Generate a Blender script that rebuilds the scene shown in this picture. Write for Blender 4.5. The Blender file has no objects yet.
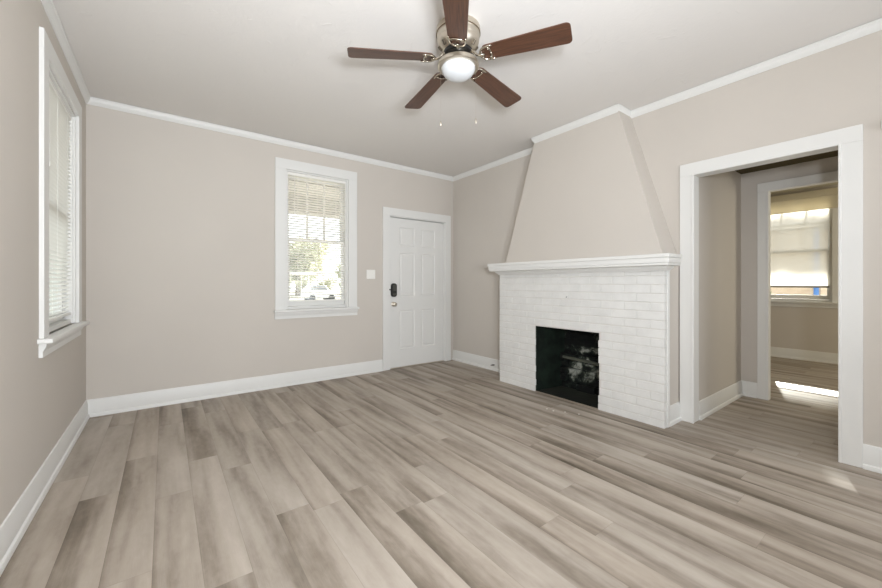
import bpy, bmesh, math, random
from mathutils import Vector, Matrix
random.seed(7)
PI = math.pi
scene = bpy.context.scene
COL = scene.collection

# ------------------------------------------------------------------ camera
cam_d = bpy.data.cameras.new('camera')
cam = bpy.data.objects.new('camera', cam_d)
COL.objects.link(cam)
cam.location = (0, 0, 1.12)
cam.rotation_euler = (math.radians(90), 0, -math.atan(276 / 369.6))
cam_d.sensor_width = 36
cam_d.sensor_fit = 'HORIZONTAL'
cam_d.lens = 36 * 369.6 / 882
cam_d.shift_y = -10.5 / 882
cam_d.clip_start = 0.02
cam_d.clip_end = 300
scene.camera = cam

# ------------------------------------------------------------------ world, sun, fill lights, exposure
world = bpy.data.worlds.new('sky')
scene.world = world
world.use_nodes = True
wn = world.node_tree.nodes['Background']
wn.inputs[0].default_value = (0.93, 0.965, 1.0, 1)
wn.inputs[1].default_value = 2.4

sun_d = bpy.data.lights.new('sun', 'SUN')
sun_d.energy = 25
sun_d.angle = math.radians(0.7)
sun_d.color = (1.0, 0.95, 0.88)
sun = bpy.data.objects.new('sun', sun_d)
COL.objects.link(sun)
sun.rotation_euler = Vector((-1, -0.284, -0.482)).to_track_quat('-Z', 'Y').to_euler()
sun.location = (14, 5, 8)


def area(name, loc, target, sx, sy, power, color, spread=180):
    d = bpy.data.lights.new(name, 'AREA')
    d.shape = 'RECTANGLE'
    d.size, d.size_y = sx, sy
    d.energy = power
    d.color = color
    d.spread = math.radians(spread)
    o = bpy.data.objects.new(name, d)
    COL.objects.link(o)
    o.location = loc
    o.rotation_euler = (Vector(target) - Vector(loc)).to_track_quat('-Z', 'Y').to_euler()
    return o


LC = (0.91, 0.96, 1.025)
area('photographers_flash', (0.06, -0.28, 1.40), (1.4, 2.2, 1.5), 0.2, 0.2, 52, LC)
area('ceiling_fill', (0.35, -0.7, 1.2), (1.25, 2.7, 2.68), 0.5, 0.4, 36, LC, 130)  # added fill aimed upward to brighten the ceiling
area('bounced_flash', (-0.05, -0.35, 1.55), (0.35, 0.45, 2.68), 0.4, 0.4, 16, LC, 120)
area('fill_behind', (2.4, -1.7, 1.5), (-0.4, 2.4, 1.7), 2.0, 1.8, 46, LC)  # added fill behind the camera, the wall there has no window
area('bedroom_side_fill', (6.2, -1.4, 1.5), (6.2, 2.0, 1.1), 1.0, 1.4, 34, (1.0, 0.93, 0.76))  # added fill for the far room, its side wall has no window
area('hall_end_fill', (4.1, -0.5, 1.5), (4.1, 2.0, 1.3), 0.7, 1.2, 2.4, (1.0, 0.90, 0.70))  # added fill to lift the hall walls, no lamp stands there

scene.view_settings.view_transform = 'Standard'
scene.view_settings.look = 'None'
scene.view_settings.gamma = 1
scene.view_settings.exposure = -0.03
scene.view_settings.use_curve_mapping = False

# ------------------------------------------------------------------ node helpers and materials


def lin(c):
    return tuple(((v / 255) / 12.92 if v / 255 <= 0.04045 else ((v / 255 + 0.055) / 1.055) ** 2.4) for v in c) + (1,)


def mat(name, color, rough=0.5, metal=0.0, spec=0.5):
    m = bpy.data.materials.new(name)
    m.use_nodes = True
    b = m.node_tree.nodes['Principled BSDF']
    b.inputs['Base Color'].default_value = lin(color)
    b.inputs['Roughness'].default_value = rough
    b.inputs['Metallic'].default_value = metal
    b.inputs['Specular IOR Level'].default_value = spec
    return m


class N:
    """small node-tree writer"""

    def __init__(s, m):
        s.t = m.node_tree
        s.bsdf = s.t.nodes.get('Principled BSDF')
        s.out = s.t.nodes['Material Output']

    def new(s, kind, **kw):
        n = s.t.nodes.new(kind)
        for k, v in kw.items():
            setattr(n, k, v)
        return n

    def put(s, sock, v):
        if isinstance(v, bpy.types.NodeSocket):
            s.t.links.new(v, sock)
        else:
            sock.default_value = v

    def math(s, op, a, b=0.0, clamp=False):
        n = s.new('ShaderNodeMath', operation=op, use_clamp=clamp)
        s.put(n.inputs[0], a)
        s.put(n.inputs[1], b)
        return n.outputs[0]

    def xyz(s, x, y, z):
        n = s.new('ShaderNodeCombineXYZ')
        for i, v in enumerate((x, y, z)):
            s.put(n.inputs[i], v)
        return n.outputs[0]

    def noise(s, vec, scale, detail=2.0, rough=0.5, dist=0.0):
        n = s.new('ShaderNodeTexNoise')
        s.put(n.inputs['Vector'], vec)
        n.inputs['Scale'].default_value = scale
        n.inputs['Detail'].default_value = detail
        n.inputs['Roughness'].default_value = rough
        n.inputs['Distortion'].default_value = dist
        return n.outputs['Fac']

    def white(s, vec):
        n = s.new('ShaderNodeTexWhiteNoise', noise_dimensions='3D')
        s.put(n.inputs['Vector'], vec)
        return n.outputs['Value']

    def ramp(s, fac, stops):
        n = s.new('ShaderNodeValToRGB')
        s.put(n.inputs[0], fac)
        els = n.color_ramp.elements
        while len(els) < len(stops):
            els.new(0.5)
        for e, (p, c) in zip(els, stops):
            e.position = p
            e.color = lin(c) if not isinstance(c, (int, float)) else (c, c, c, 1)
        return n.outputs[0]

    def mixc(s, fac, a, b, blend='MIX'):
        n = s.new('ShaderNodeMix', data_type='RGBA', blend_type=blend)
        s.put(n.inputs[0], fac)
        s.put(n.inputs[6], a)
        s.put(n.inputs[7], b)
        return n.outputs[2]

    def maprange(s, v, a, b, c=0.0, d=1.0):
        n = s.new('ShaderNodeMapRange')
        s.put(n.inputs[0], v)
        for i, x in enumerate((a, b, c, d)):
            n.inputs[i + 1].default_value = x
        return n.outputs[0]

    def bump(s, h, strength, dist):
        n = s.new('ShaderNodeBump')
        n.inputs['Strength'].default_value = strength
        n.inputs['Distance'].default_value = dist
        s.put(n.inputs['Height'], h)
        s.t.links.new(n.outputs[0], s.bsdf.inputs['Normal'])

    def obj(s):
        return s.new('ShaderNodeTexCoord').outputs['Object']


def paint(name, color, rough, scale, strength, dist, spec=0.3, vary=0.03):
    m = mat(name, color, rough, 0, spec)
    n = N(m)
    co = n.obj()
    h = n.noise(co, scale, 3, 0.6)
    n.bump(h, strength, dist)
    big = n.noise(co, 1.3, 2)
    c = [v * (1 - vary) for v in color]
    c2 = [min(255, v * (1 + vary)) for v in color]
    n.put(n.bsdf.inputs['Base Color'], n.ramp(big, [(0.3, c), (0.7, c2)]))
    return m


M = {}
M['wall'] = paint('warm_grey_wall_paint', (204, 197, 188), 0.85, 160, 0.12, 0.002, 0.2, 0.008)
M['trim'] = paint('white_semigloss_trim', (225, 224, 220), 0.42, 60, 0.03, 0.001, 0.4, 0.005)
M['door'] = paint('white_door_paint', (224, 223, 219), 0.40, 60, 0.03, 0.001, 0.4, 0.005)
M['plaster_hall'] = paint('shaded_hall_ceiling', (96, 88, 66), 0.9, 60, 0.2, 0.003, 0.1, 0.02)  # low light of the hall is darkened into this ceiling colour
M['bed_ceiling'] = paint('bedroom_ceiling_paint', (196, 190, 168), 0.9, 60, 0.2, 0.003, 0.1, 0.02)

# textured ceiling: broad trowel strokes and small lumps
m = mat('textured_ceiling_paint', (224, 220, 215), 0.9, 0, 0.15)
n = N(m)
co = n.obj()
h1 = n.noise(co, 9, 5, 0.65, 1.2)
h2 = n.noise(co, 48, 3, 0.6)
strokes = n.maprange(n.noise(co, 5, 2, 0.5, 2.5), 0.66, 0.72)
h = n.math('ADD', n.math('ADD', h1, n.math('MULTIPLY', h2, 0.35)), n.math('MULTIPLY', strokes, 0.6))
n.bump(h, 0.22, 0.008)
M['ceiling'] = m

# vinyl plank floor: planks along Y, staggered joints, soft dark streaks along one edge
PW, PL = 0.157, 1.22
m = mat('grey_brown_vinyl_plank', (140, 126, 112), 0.5, 0, 0.22)
n = N(m)
sep = n.new('ShaderNodeSeparateXYZ')
n.put(sep.inputs[0], n.obj())
X, Y = sep.outputs[0], sep.outputs[1]
u = n.math('DIVIDE', n.math('ADD', X, 0.04 + PW * 40), PW)
iu = n.math('FLOOR', u)
fu = n.math('FRACT', u)
off = n.white(n.xyz(iu, 3.3, 1.7))
v = n.math('ADD', n.math('DIVIDE', n.math('ADD', Y, 30.0), PL), n.math('MULTIPLY', off, 7.0))
iv = n.math('FLOOR', v)
fv = n.math('FRACT', v)
r1 = n.white(n.xyz(iu, iv, 0.5))
r2 = n.white(n.xyz(iu, iv, 9.5))
r3 = n.white(n.xyz(iu, iv, 17.5))
seed = n.math('MULTIPLY', r2, 60.0)
# long soft bands inside each plank
band = n.noise(n.xyz(n.math('MULTIPLY', fu, 1.25), n.math('MULTIPLY', Y, 0.75), seed), 1.5, 2.0, 0.5, 0.25)
fine = n.noise(n.xyz(n.math('MULTIPLY', fu, 11.0), n.math('MULTIPLY', Y, 2.4), seed), 2.2, 5.0, 0.65, 0.5)
mott = n.noise(n.xyz(n.math('MULTIPLY', fu, 2.2), n.math('MULTIPLY', Y, 5.0), seed), 2.4, 4.0, 0.6, 0.4)
edge = n.math('MULTIPLY', n.math('POWER', n.math('SUBTRACT', 1.0, fu), 3.2), n.maprange(r3, 0.15, 0.9, 0.0, 0.34))
t = n.math('ADD', n.math('MULTIPLY', n.math('SUBTRACT', band, 0.5), 1.2), 0.585)
t = n.math('ADD', t, n.math('MULTIPLY', n.math('SUBTRACT', fine, 0.5), 0.12))
t = n.math('ADD', t, n.math('MULTIPLY', n.math('SUBTRACT', mott, 0.5), 0.30))
t = n.math('ADD', t, n.math('MULTIPLY', n.math('SUBTRACT', r1, 0.5), 0.20))
grain = n.noise(n.xyz(n.math('MULTIPLY', fu, 34.0), n.math('MULTIPLY', Y, 7.0), seed), 2.0, 3.0, 0.7)
t = n.math('ADD', t, n.math('MULTIPLY', n.math('SUBTRACT', grain, 0.5), 0.16))
t = n.math('SUBTRACT', t, edge)
base = n.ramp(t, [(0.02, (92, 83, 71)), (0.34, (138, 128, 116)), (0.58, (166, 156, 144)), (0.94, (186, 177, 166))])
warm = n.mixc(n.maprange(r3, 0.0, 1.0, 0.0, 0.35), base, n.mixc(1.0, base, (1.0, 0.93, 0.86, 1), 'MULTIPLY'))
seam = n.math('MAXIMUM', n.math('LESS_THAN', fu, 0.012), n.math('LESS_THAN', fv, 0.0016))
col = n.mixc(n.math('MULTIPLY', seam, 0.25), warm, lin((70, 60, 52)))
n.put(n.bsdf.inputs['Base Color'], col)
n.put(n.bsdf.inputs['Roughness'], n.maprange(fine, 0.2, 0.8, 0.44, 0.58))
n.bump(n.math('SUBTRACT', n.math('MULTIPLY', fine, 0.25), seam), 0.12, 0.0015)
M['floor'] = m

# painted brick
m = mat('white_painted_brick', (232, 230, 226), 0.6, 0, 0.35)
n = N(m)
co = n.obj()
n.bump(n.math('ADD', n.noise(co, 34, 5, 0.7), n.math('MULTIPLY', n.noise(co, 140, 3, 0.6), 0.5)), 0.5, 0.006)
n.put(n.bsdf.inputs['Base Color'], n.ramp(n.noise(co, 9, 4, 0.6), [(0.3, (220, 219, 215)), (0.65, (228, 227, 223))]))
M['brick'] = m
M['mortar'] = paint('painted_mortar', (216, 213, 207), 0.7, 70, 0.4, 0.004, 0.3, 0.02)

# soot and peeling whitewash in the firebox
m = mat('sooty_firebox_masonry', (20, 24, 20), 0.75, 0, 0.3)
n = N(m)
co = n.obj()
big = n.noise(co, 5.2, 4, 0.62, 0.9)
small = n.noise(co, 22, 4, 0.65)
f = n.math('ADD', big, n.math('MULTIPLY', n.math('SUBTRACT', small, 0.5), 0.45))
sep = n.new('ShaderNodeSeparateXYZ')
n.put(sep.inputs[0], co)
# the whitewash survives only in the lower middle, soot has eaten the rest
mz = n.math('MULTIPLY', n.maprange(sep.outputs[2], 0.03, 0.12), n.maprange(sep.outputs[2], 0.37, 0.31))
my = n.maprange(sep.outputs[1], 2.42, 2.30)
f = n.math('ADD', n.math('SUBTRACT', f, 0.13), n.math('MULTIPLY', n.math('MULTIPLY', mz, my), 0.17))
mu = n.math('MULTIPLY', n.maprange(sep.outputs[2], 0.39, 0.41), n.maprange(sep.outputs[2], 0.48, 0.46))
f = n.math('ADD', f, n.math('MULTIPLY', n.math('MULTIPLY', mu, n.maprange(sep.outputs[1], 2.37, 2.34)), 0.12))
n.put(n.bsdf.inputs['Base Color'], n.ramp(f, [(0.36, (7, 10, 8)), (0.50, (26, 33, 27)), (0.57, (84, 88, 78)), (0.66, (150, 152, 142))]))
n.bump(f, 0.5, 0.02)
M['soot_back'] = m
m = mat('black_soot', (14, 19, 15), 0.7, 0, 0.3)
n = N(m)
co = n.obj()
f = n.noise(co, 7, 4, 0.6)
n.put(n.bsdf.inputs['Base Color'], n.ramp(f, [(0.35, (9, 15, 11)), (0.75, (30, 44, 34))]))
n.bump(f, 0.5, 0.015)
M['soot'] = m
M['ledge'] = paint('smoked_lintel', (84, 86, 76), 0.8, 24, 0.5, 0.01, 0.2, 0.4)
M['ash'] = paint('ashy_firebrick', (40, 42, 36), 0.85, 30, 0.5, 0.01, 0.2, 0.35)

# wood blades
m = mat('walnut_fan_blade', (84, 50, 34), 0.33, 0, 0.5)
n = N(m)
sep = n.new('ShaderNodeSeparateXYZ')
n.put(sep.inputs[0], n.obj())
g = n.noise(n.xyz(n.math('MULTIPLY', sep.outputs[0], 2.2), n.math('MULTIPLY', sep.outputs[1], 34), sep.outputs[2]), 3.0, 5, 0.6, 0.6)
n.put(n.bsdf.inputs['Base Color'], n.ramp(g, [(0.3, (62, 41, 31)), (0.55, (86, 57, 42)), (0.8, (104, 71, 53))]))
M['blade'] = m

M['nickel'] = mat('brushed_nickel', (206, 198, 184), 0.36, 1.0)
M['nickel_band'] = mat('polished_nickel', (190, 182, 168), 0.16, 1.0)
M['vent'] = mat('dark_nickel', (96, 88, 76), 0.4, 0.8)
M['black_metal'] = mat('black_metal', (18, 17, 16), 0.4, 0.0)
M['lockblack'] = mat('black_plastic', (34, 33, 31), 0.35)
M['lockkeys'] = mat('grey_keypad', (72, 72, 66), 0.45)
M['opal'] = mat('frosted_white_glass', (206, 208, 209), 0.3, 0, 0.5)
M['plastic'] = mat('white_plastic', (236, 234, 228), 0.35)
M['plug'] = mat('dark_rubber', (52, 46, 40), 0.6)
M['chip'] = mat('white_paint_chip', (225, 222, 214), 0.7)

# venetian slats: thin white metal-plastic that glows a little when lit from behind


def translucent(name, color, t_share, see_through=0.0, rough=0.5):
    m = bpy.data.materials.new(name)
    m.use_nodes = True
    nt = m.node_tree
    b = nt.nodes['Principled BSDF']
    b.inputs['Base Color'].default_value = lin(color)
    b.inputs['Roughness'].default_value = rough
    tr = nt.nodes.new('ShaderNodeBsdfTranslucent')
    tr.inputs[0].default_value = lin(color)
    mx = nt.nodes.new('ShaderNodeMixShader')
    mx.inputs[0].default_value = t_share
    nt.links.new(b.outputs[0], mx.inputs[1])
    nt.links.new(tr.outputs[0], mx.inputs[2])
    last = mx.outputs[0]
    if see_through:
        tp = nt.nodes.new('ShaderNodeBsdfTransparent')
        m2 = nt.nodes.new('ShaderNodeMixShader')
        m2.inputs[0].default_value = see_through
        nt.links.new(last, m2.inputs[1])
        nt.links.new(tp.outputs[0], m2.inputs[2])
        last = m2.outputs[0]
    nt.links.new(last, nt.nodes['Material Output'].inputs[0])
    return m


M['slat'] = translucent('white_blind_slat', (242, 240, 235), 0.5)
M['shade_cloth'] = translucent('sheer_shade_cloth', (242, 238, 230), 0.6, 0.40)
M['shade_cream'] = translucent('cream_shade_cloth', (238, 231, 212), 0.42)

# window glass: see-through pane with a faint mirror coat
m = bpy.data.materials.new('window_glass')
m.use_nodes = True
nt = m.node_tree
tp = nt.nodes.new('ShaderNodeBsdfTransparent')
tp.inputs[0].default_value = (0.95, 0.97, 0.96, 1)
gl = nt.nodes.new('ShaderNodeBsdfGlossy')
gl.inputs['Roughness'].default_value = 0.02
mx = nt.nodes.new('ShaderNodeMixShader')
mx.inputs[0].default_value = 0.05
nt.links.new(tp.outputs[0], mx.inputs[1])
nt.links.new(gl.outputs[0], mx.inputs[2])
nt.links.new(mx.outputs[0], nt.nodes['Material Output'].inputs[0])
M['glass'] = m

# outdoors
M['porch'] = paint('porch_ceiling_paint', (190, 188, 186), 0.7, 20, 0.1, 0.004, 0.2, 0.02)
M['porch_white'] = mat('white_porch_trim', (240, 238, 234), 0.5)
M['concrete'] = paint('pale_concrete', (190, 184, 174), 0.9, 14, 0.2, 0.01, 0.2, 0.06)
M['asphalt'] = paint('sunlit_asphalt', (150, 148, 146), 0.9, 14, 0.2, 0.01, 0.2, 0.06)
M['lawn'] = paint('dry_lawn', (150, 148, 138), 0.95, 18, 0.4, 0.03, 0.1, 0.18)
M['leaf'] = translucent('pale_green_leaves', (186, 187, 160), 0.4)
M['leaf2'] = translucent('deep_green_leaves', (96, 120, 66), 0.35)
M['bark'] = paint('grey_bark', (120, 106, 90), 0.9, 12, 0.5, 0.02, 0.1, 0.2)
M['car_paint'] = mat('white_car_paint', (240, 240, 240), 0.25)
M['car_glass'] = mat('dark_car_glass', (150, 154, 158), 0.1)
M['tyre'] = mat('tyre_rubber', (72, 72, 72), 0.8)
M['lamp_red'] = mat('tail_lamp_red', (170, 40, 34), 0.3)
M['chrome'] = mat('car_chrome', (200, 200, 200), 0.2, 1.0)
M['blue'] = mat('blue_plastic', (78, 128, 196), 0.45)
M['siding_shed'] = paint('pale_shed_siding', (206, 196, 180), 0.8, 10, 0.1, 0.01, 0.2, 0.03)
m = mat('peach_lap_siding', (222, 200, 176), 0.8, 0, 0.2)
n = N(m)
sep = n.new('ShaderNodeSeparateXYZ')
n.put(sep.inputs[0], n.obj())
lap = n.math('FRACT', n.math('DIVIDE', n.math('ADD', sep.outputs[2], 10.0), 0.115))
n.put(n.bsdf.inputs['Base Color'], n.ramp(n.noise(n.xyz(n.math('MULTIPLY', sep.outputs[1], 0.6), sep.outputs[2], 0.0), 6, 3), [(0.3, (214, 190, 164)), (0.7, (228, 208, 186))]))
n.bump(lap, 0.8, 0.03)
M['siding'] = m
M['roofing'] = paint('grey_shingle', (120, 112, 104), 0.9, 20, 0.4, 0.02, 0.1, 0.15)

# ------------------------------------------------------------------ mesh helpers


def box(bm, x0, x1, y0, y1, z0, z1, rot=None, piv=None):
    vs = [bm.verts.new((x, y, z)) for x in (x0, x1) for y in (y0, y1) for z in (z0, z1)]
    for f in ((0, 1, 3, 2), (4, 6, 7, 5), (0, 4, 5, 1), (2, 3, 7, 6), (0, 2, 6, 4), (1, 5, 7, 3)):
        bm.faces.new([vs[i] for i in f])
    if rot is not None:
        bmesh.ops.rotate(bm, verts=vs, cent=piv or ((x0 + x1) / 2, (y0 + y1) / 2, (z0 + z1) / 2), matrix=rot)
    return vs


def hexa(bm, pts):
    """eight points: bottom ring of four, top ring of four"""
    vs = [bm.verts.new(p) for p in pts]
    for f in ((3, 2, 1, 0), (4, 5, 6, 7), (0, 1, 5, 4), (1, 2, 6, 5), (2, 3, 7, 6), (3, 0, 4, 7)):
        bm.faces.new([vs[i] for i in f])
    return vs


def sweep(bm, prof, p0, p1, out, ends=(0, 0)):
    """profile [(t, z)] (t = distance off the wall) swept from p0 to p1 (xy); out = xy unit vector off the wall;
    ends = mitre factors: how far each end shifts along the run per unit of t"""
    p0, p1, out = Vector((p0[0], p0[1], 0)), Vector((p1[0], p1[1], 0)), Vector((out[0], out[1], 0))
    d = (p1 - p0).normalized()
    a = [bm.verts.new(p0 + out * t - d * (ends[0] * t) + Vector((0, 0, z))) for t, z in prof]
    b = [bm.verts.new(p1 + out * t + d * (ends[1] * t) + Vector((0, 0, z))) for t, z in prof]
    k = len(prof)
    for i in range(k):
        j = (i + 1) % k
        bm.faces.new((a[i], a[j], b[j], b[i]))
    bm.faces.new(a[::-1])
    bm.faces.new(b)


def lathe(bm, prof, seg=32, center=(0, 0, 0), close=False):
    cx, cy, cz = center
    rings = []
    for r, z in prof:
        if r < 1e-6:
            rings.append([bm.verts.new((cx, cy, cz + z))])
        else:
            rings.append([bm.verts.new((cx + r * math.cos(2 * PI * i / seg), cy + r * math.sin(2 * PI * i / seg), cz + z)) for i in range(seg)])
    for a, b in zip(rings, rings[1:]):
        for i in range(seg):
            j = (i + 1) % seg
            if len(a) == 1 and len(b) == 1:
                continue
            if len(a) == 1:
                bm.faces.new((a[0], b[j], b[i]))
            elif len(b) == 1:
                bm.faces.new((a[i], a[j], b[0]))
            else:
                bm.faces.new((a[i], a[j], b[j], b[i]))
    if len(rings[0]) > 1:
        bm.faces.new(rings[0][::-1])
    if len(rings[-1]) > 1:
        bm.faces.new(rings[-1])


def tube(bm, pts, r, seg=8):
    pts = [Vector(p) for p in pts]
    rs = r if isinstance(r, (list, tuple)) else [r] * len(pts)
    rings = []
    for i, p in enumerate(pts):
        d = (pts[min(i + 1, len(pts) - 1)] - pts[max(i - 1, 0)]).normalized()
        a = d.orthogonal().normalized() if i == 0 else (ref - d * ref.dot(d)).normalized()
        ref = a
        b = d.cross(a)
        rings.append([bm.verts.new(p + (a * math.cos(2 * PI * k / seg) + b * math.sin(2 * PI * k / seg)) * rs[i]) for k in range(seg)])
    for a, b in zip(rings, rings[1:]):
        for k in range(seg):
            j = (k + 1) % seg
            bm.faces.new((a[k], a[j], b[j], b[k]))
    bm.faces.new(rings[0][::-1])
    bm.faces.new(rings[-1])


def prism(bm, pts, depth_vec):
    """planar 3-D outline extruded by depth_vec"""
    dv = Vector(depth_vec)
    a = [bm.verts.new(p) for p in pts]
    b = [bm.verts.new(Vector(p) + dv) for p in pts]
    k = len(pts)
    bm.faces.new(a[::-1])
    bm.faces.new(b)
    for i in range(k):
        j = (i + 1) % k
        bm.faces.new((a[i], a[j], b[j], b[i]))


def obj(name, bm, m, parent=None, smooth=False, bevel=0.0, segs=2, angle=35):
    bmesh.ops.recalc_face_normals(bm, faces=bm.faces[:])
    me = bpy.data.meshes.new(name)
    bm.to_mesh(me)
    bm.free()
    if isinstance(m, str):
        m = M[m]
    me.materials.append(m)
    if smooth:
        me.polygons.foreach_set('use_smooth', [True] * len(me.polygons))
        me.set_sharp_from_angle(angle=math.radians(angle))
    o = bpy.data.objects.new(name, me)
    COL.objects.link(o)
    if parent is not None:
        o.parent = parent
        o.matrix_parent_inverse = parent_world(parent).inverted()
    if bevel:
        md = o.modifiers.new('bevel', 'BEVEL')
        md.width = bevel
        md.segments = segs
        md.limit_method = 'ANGLE'
        md.angle_limit = math.radians(40)
    return o


def parent_world(p):
    mw = Matrix.LocRotScale(p.location, p.rotation_euler, p.scale)
    if p.parent is not None:
        mw = parent_world(p.parent) @ p.matrix_parent_inverse @ mw
    return mw


def boxes(name, lst, m, parent=None, bevel=0.0):
    bm = bmesh.new()
    for b in lst:
        box(bm, *b)
    return obj(name, bm, m, parent, bevel=bevel)


def tag(o, label=None, cat=None, group=None, kind=None):
    if label:
        o['label'] = label
    if cat:
        o['category'] = cat
    if group:
        o['group'] = group
    if kind:
        o['kind'] = kind
    return o


def thing(name, loc, label, cat, group=None, rz=0.0):
    o = bpy.data.objects.new(name, None)
    COL.objects.link(o)
    o.empty_display_size = 0.1
    o.location = loc
    o.rotation_euler = (0, 0, rz)
    return tag(o, label, cat, group)


def struct(o, label, cat):
    return tag(o, label, cat, kind='structure')


def setting(name, loc, label, cat):
    o = thing(name, loc, label, cat)
    o['kind'] = 'structure'
    return o


# ------------------------------------------------------------------ room numbers (metres)
XL, XR, YB, YF = -0.53, 3.405, 4.255, -1.9
H = 2.685
WT = 0.15                      # wall thickness
WR = 0.095                     # the partition to the hall is thinner
XH0, XH1 = XR + WR, 4.65       # hall between the two doorways
HH = 2.22                      # hall ceiling
XB0, XB1 = 4.70, 7.5           # far bedroom
HB = 2.50
# openings
W1 = (1.055, 1.775, 0.835, 2.37)      # back-wall window x0 x1 z0 z1
D1 = (2.335, 3.245, 2.01)             # front door
W2 = (2.92, 3.81, 0.83, 2.36)         # left-wall window y0 y1 z0 z1
O1 = (0.355, 1.175, 2.0)              # cased opening y0 y1 top
O2 = (0.12, 0.965, 2.012)             # bedroom doorway y0 y1 top
W3 = (0.87, 1.72, 0.86, 2.38)         # bedroom window y0 y1 z0 z1
FB = (1.79, 2.49, 0.675)              # firebox mouth y0 y1 top

# ------------------------------------------------------------------ shell
bm = bmesh.new()
box(bm, XL - 0.15, XR + 0.15, YF - 0.15, YB + 0.15, -0.12, 0.0)
box(bm, XR + 0.15, XB1 + 0.15, -1.65, 2.75, -0.12, 0.0)
struct(obj('floor', bm, 'floor'), 'grey-brown wood-look vinyl plank floor running through all the rooms', 'floor')

struct(boxes('ceiling', [(XL - 0.15, XR + 0.15, YF - 0.15, YB + 0.15, H, H + 0.15)], 'ceiling'),
       'off-white hand-textured ceiling above the living room', 'ceiling')
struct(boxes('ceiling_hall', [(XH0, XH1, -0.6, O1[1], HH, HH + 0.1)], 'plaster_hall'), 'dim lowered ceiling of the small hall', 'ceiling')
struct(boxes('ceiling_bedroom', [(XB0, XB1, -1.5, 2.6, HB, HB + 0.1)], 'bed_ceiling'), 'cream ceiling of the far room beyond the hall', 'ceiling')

x0, x1, z0, z1 = W1
a, b, dz = D1
struct(boxes('wall_back', [
    (XL - WT, x0, YB, YB + WT, 0, H), (x0, x1, YB, YB + WT, 0, z0), (x0, x1, YB, YB + WT, z1, H),
    (x1, a, YB, YB + WT, 0, H), (a, b, YB, YB + WT, dz, H), (b, XR + WT, YB, YB + WT, 0, H)], 'wall'),
    'warm grey wall with the window and the white front door', 'wall')
y0, y1, z0, z1 = W2
struct(boxes('wall_left', [
    (XL - WT, XL, YF, y0, 0, H), (XL - WT, XL, y1, YB, 0, H), (XL - WT, XL, y0, y1, 0, z0), (XL - WT, XL, y0, y1, z1, H)], 'wall'),
    'warm grey side wall with a tall blind-covered window at the edge of the room', 'wall')
struct(boxes('wall_front', [(XL - WT, XR + WT, YF - WT, YF, 0, H)], 'wall'), 'warm grey wall behind the camera', 'wall')
struct(boxes('wall_right', [
    (XR, XR + WR, YF, O1[0], 0, H), (XR, XR + WR, O1[0], O1[1], O1[2], H), (XR, XR + WR, O1[1], FB[0], 0, H),
    (XR, XR + WR, FB[0], FB[1], FB[2], H), (XR, XR + WR, FB[1], YB, 0, H)], 'wall'),
    'warm grey wall holding the fireplace and the cased opening to the hall', 'wall')
struct(boxes('wall_hall_side', [(XH0, XH1, O1[1], O1[1] + 0.1, 0, HH + 0.1)], 'wall'), 'dim grey hall wall just inside the cased opening', 'wall')
struct(boxes('wall_hall_end', [(XH0, XH1, -0.7, -0.6, 0, HH + 0.1)], 'wall'), 'hall wall out of sight around the corner', 'wall')
struct(boxes('wall_hall_far', [
    (XH1, XB0, -1.6, O2[0], 0, HB + 0.1), (XH1, XB0, O2[0], O2[1], O2[2], HB + 0.1), (XH1, XB0, O2[1], 2.7, 0, HB + 0.1)], 'wall'),
    'grey hall wall with the cased doorway to the far room', 'wall')
y0, y1, z0, z1 = W3
struct(boxes('wall_bedroom_far', [
    (XB1, XB1 + WT, -1.6, y0, 0, HB + 0.1), (XB1, XB1 + WT, y1, 2.7, 0, HB + 0.1),
    (XB1, XB1 + WT, y0, y1, 0, z0), (XB1, XB1 + WT, y0, y1, z1, HB + 0.1)], 'wall'),
    'shaded beige wall under the sunlit window of the far room', 'wall')
struct(boxes('wall_bedroom_side', [(XB0, XB1, 2.6, 2.7, 0, HB + 0.1), (XB0, XB1, -1.6, -1.5, 0, HB + 0.1)], 'wall'), 'side walls of the far room', 'wall')

# chimney breast: straight box below the mantel, tapering hood above it
BY0, BY1, BX = 1.268, 2.968, 3.13
TY0, TY1, TX = 1.678, 2.572, 3.185
ZM = 1.30
bm = bmesh.new()
box(bm, BX, XR, BY0, FB[0], 0, ZM)
box(bm, BX, XR, FB[1], BY1, 0, ZM)
box(bm, BX, XR, FB[0], FB[1], FB[2], ZM)
hexa(bm, [(BX, BY0, ZM), (XR, BY0, ZM), (XR, BY1, ZM), (BX, BY1, ZM), (TX, TY0, H), (XR, TY0, H), (XR, TY1, H), (TX, TY1, H)])
struct(obj('wall_chimney_breast', bm, 'wall'), 'warm grey chimney breast tapering up to the ceiling above the white mantel', 'wall')

# ------------------------------------------------------------------ baseboards, crown, casings
BASE = [(0, 0), (0.026, 0), (0.026, 0.012), (0.022, 0.024), (0.014, 0.030), (0.014, 0.112), (0.010, 0.122), (0.010, 0.134), (0.006, 0.144), (0, 0.146)]


def baseboard(name, p0, p1, out, label, ends=(0, 0)):
    bm = bmesh.new()
    sweep(bm, BASE, p0, p1, out, ends)
    struct(obj(name, bm, 'trim', smooth=True, angle=25), label, 'baseboard')


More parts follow.
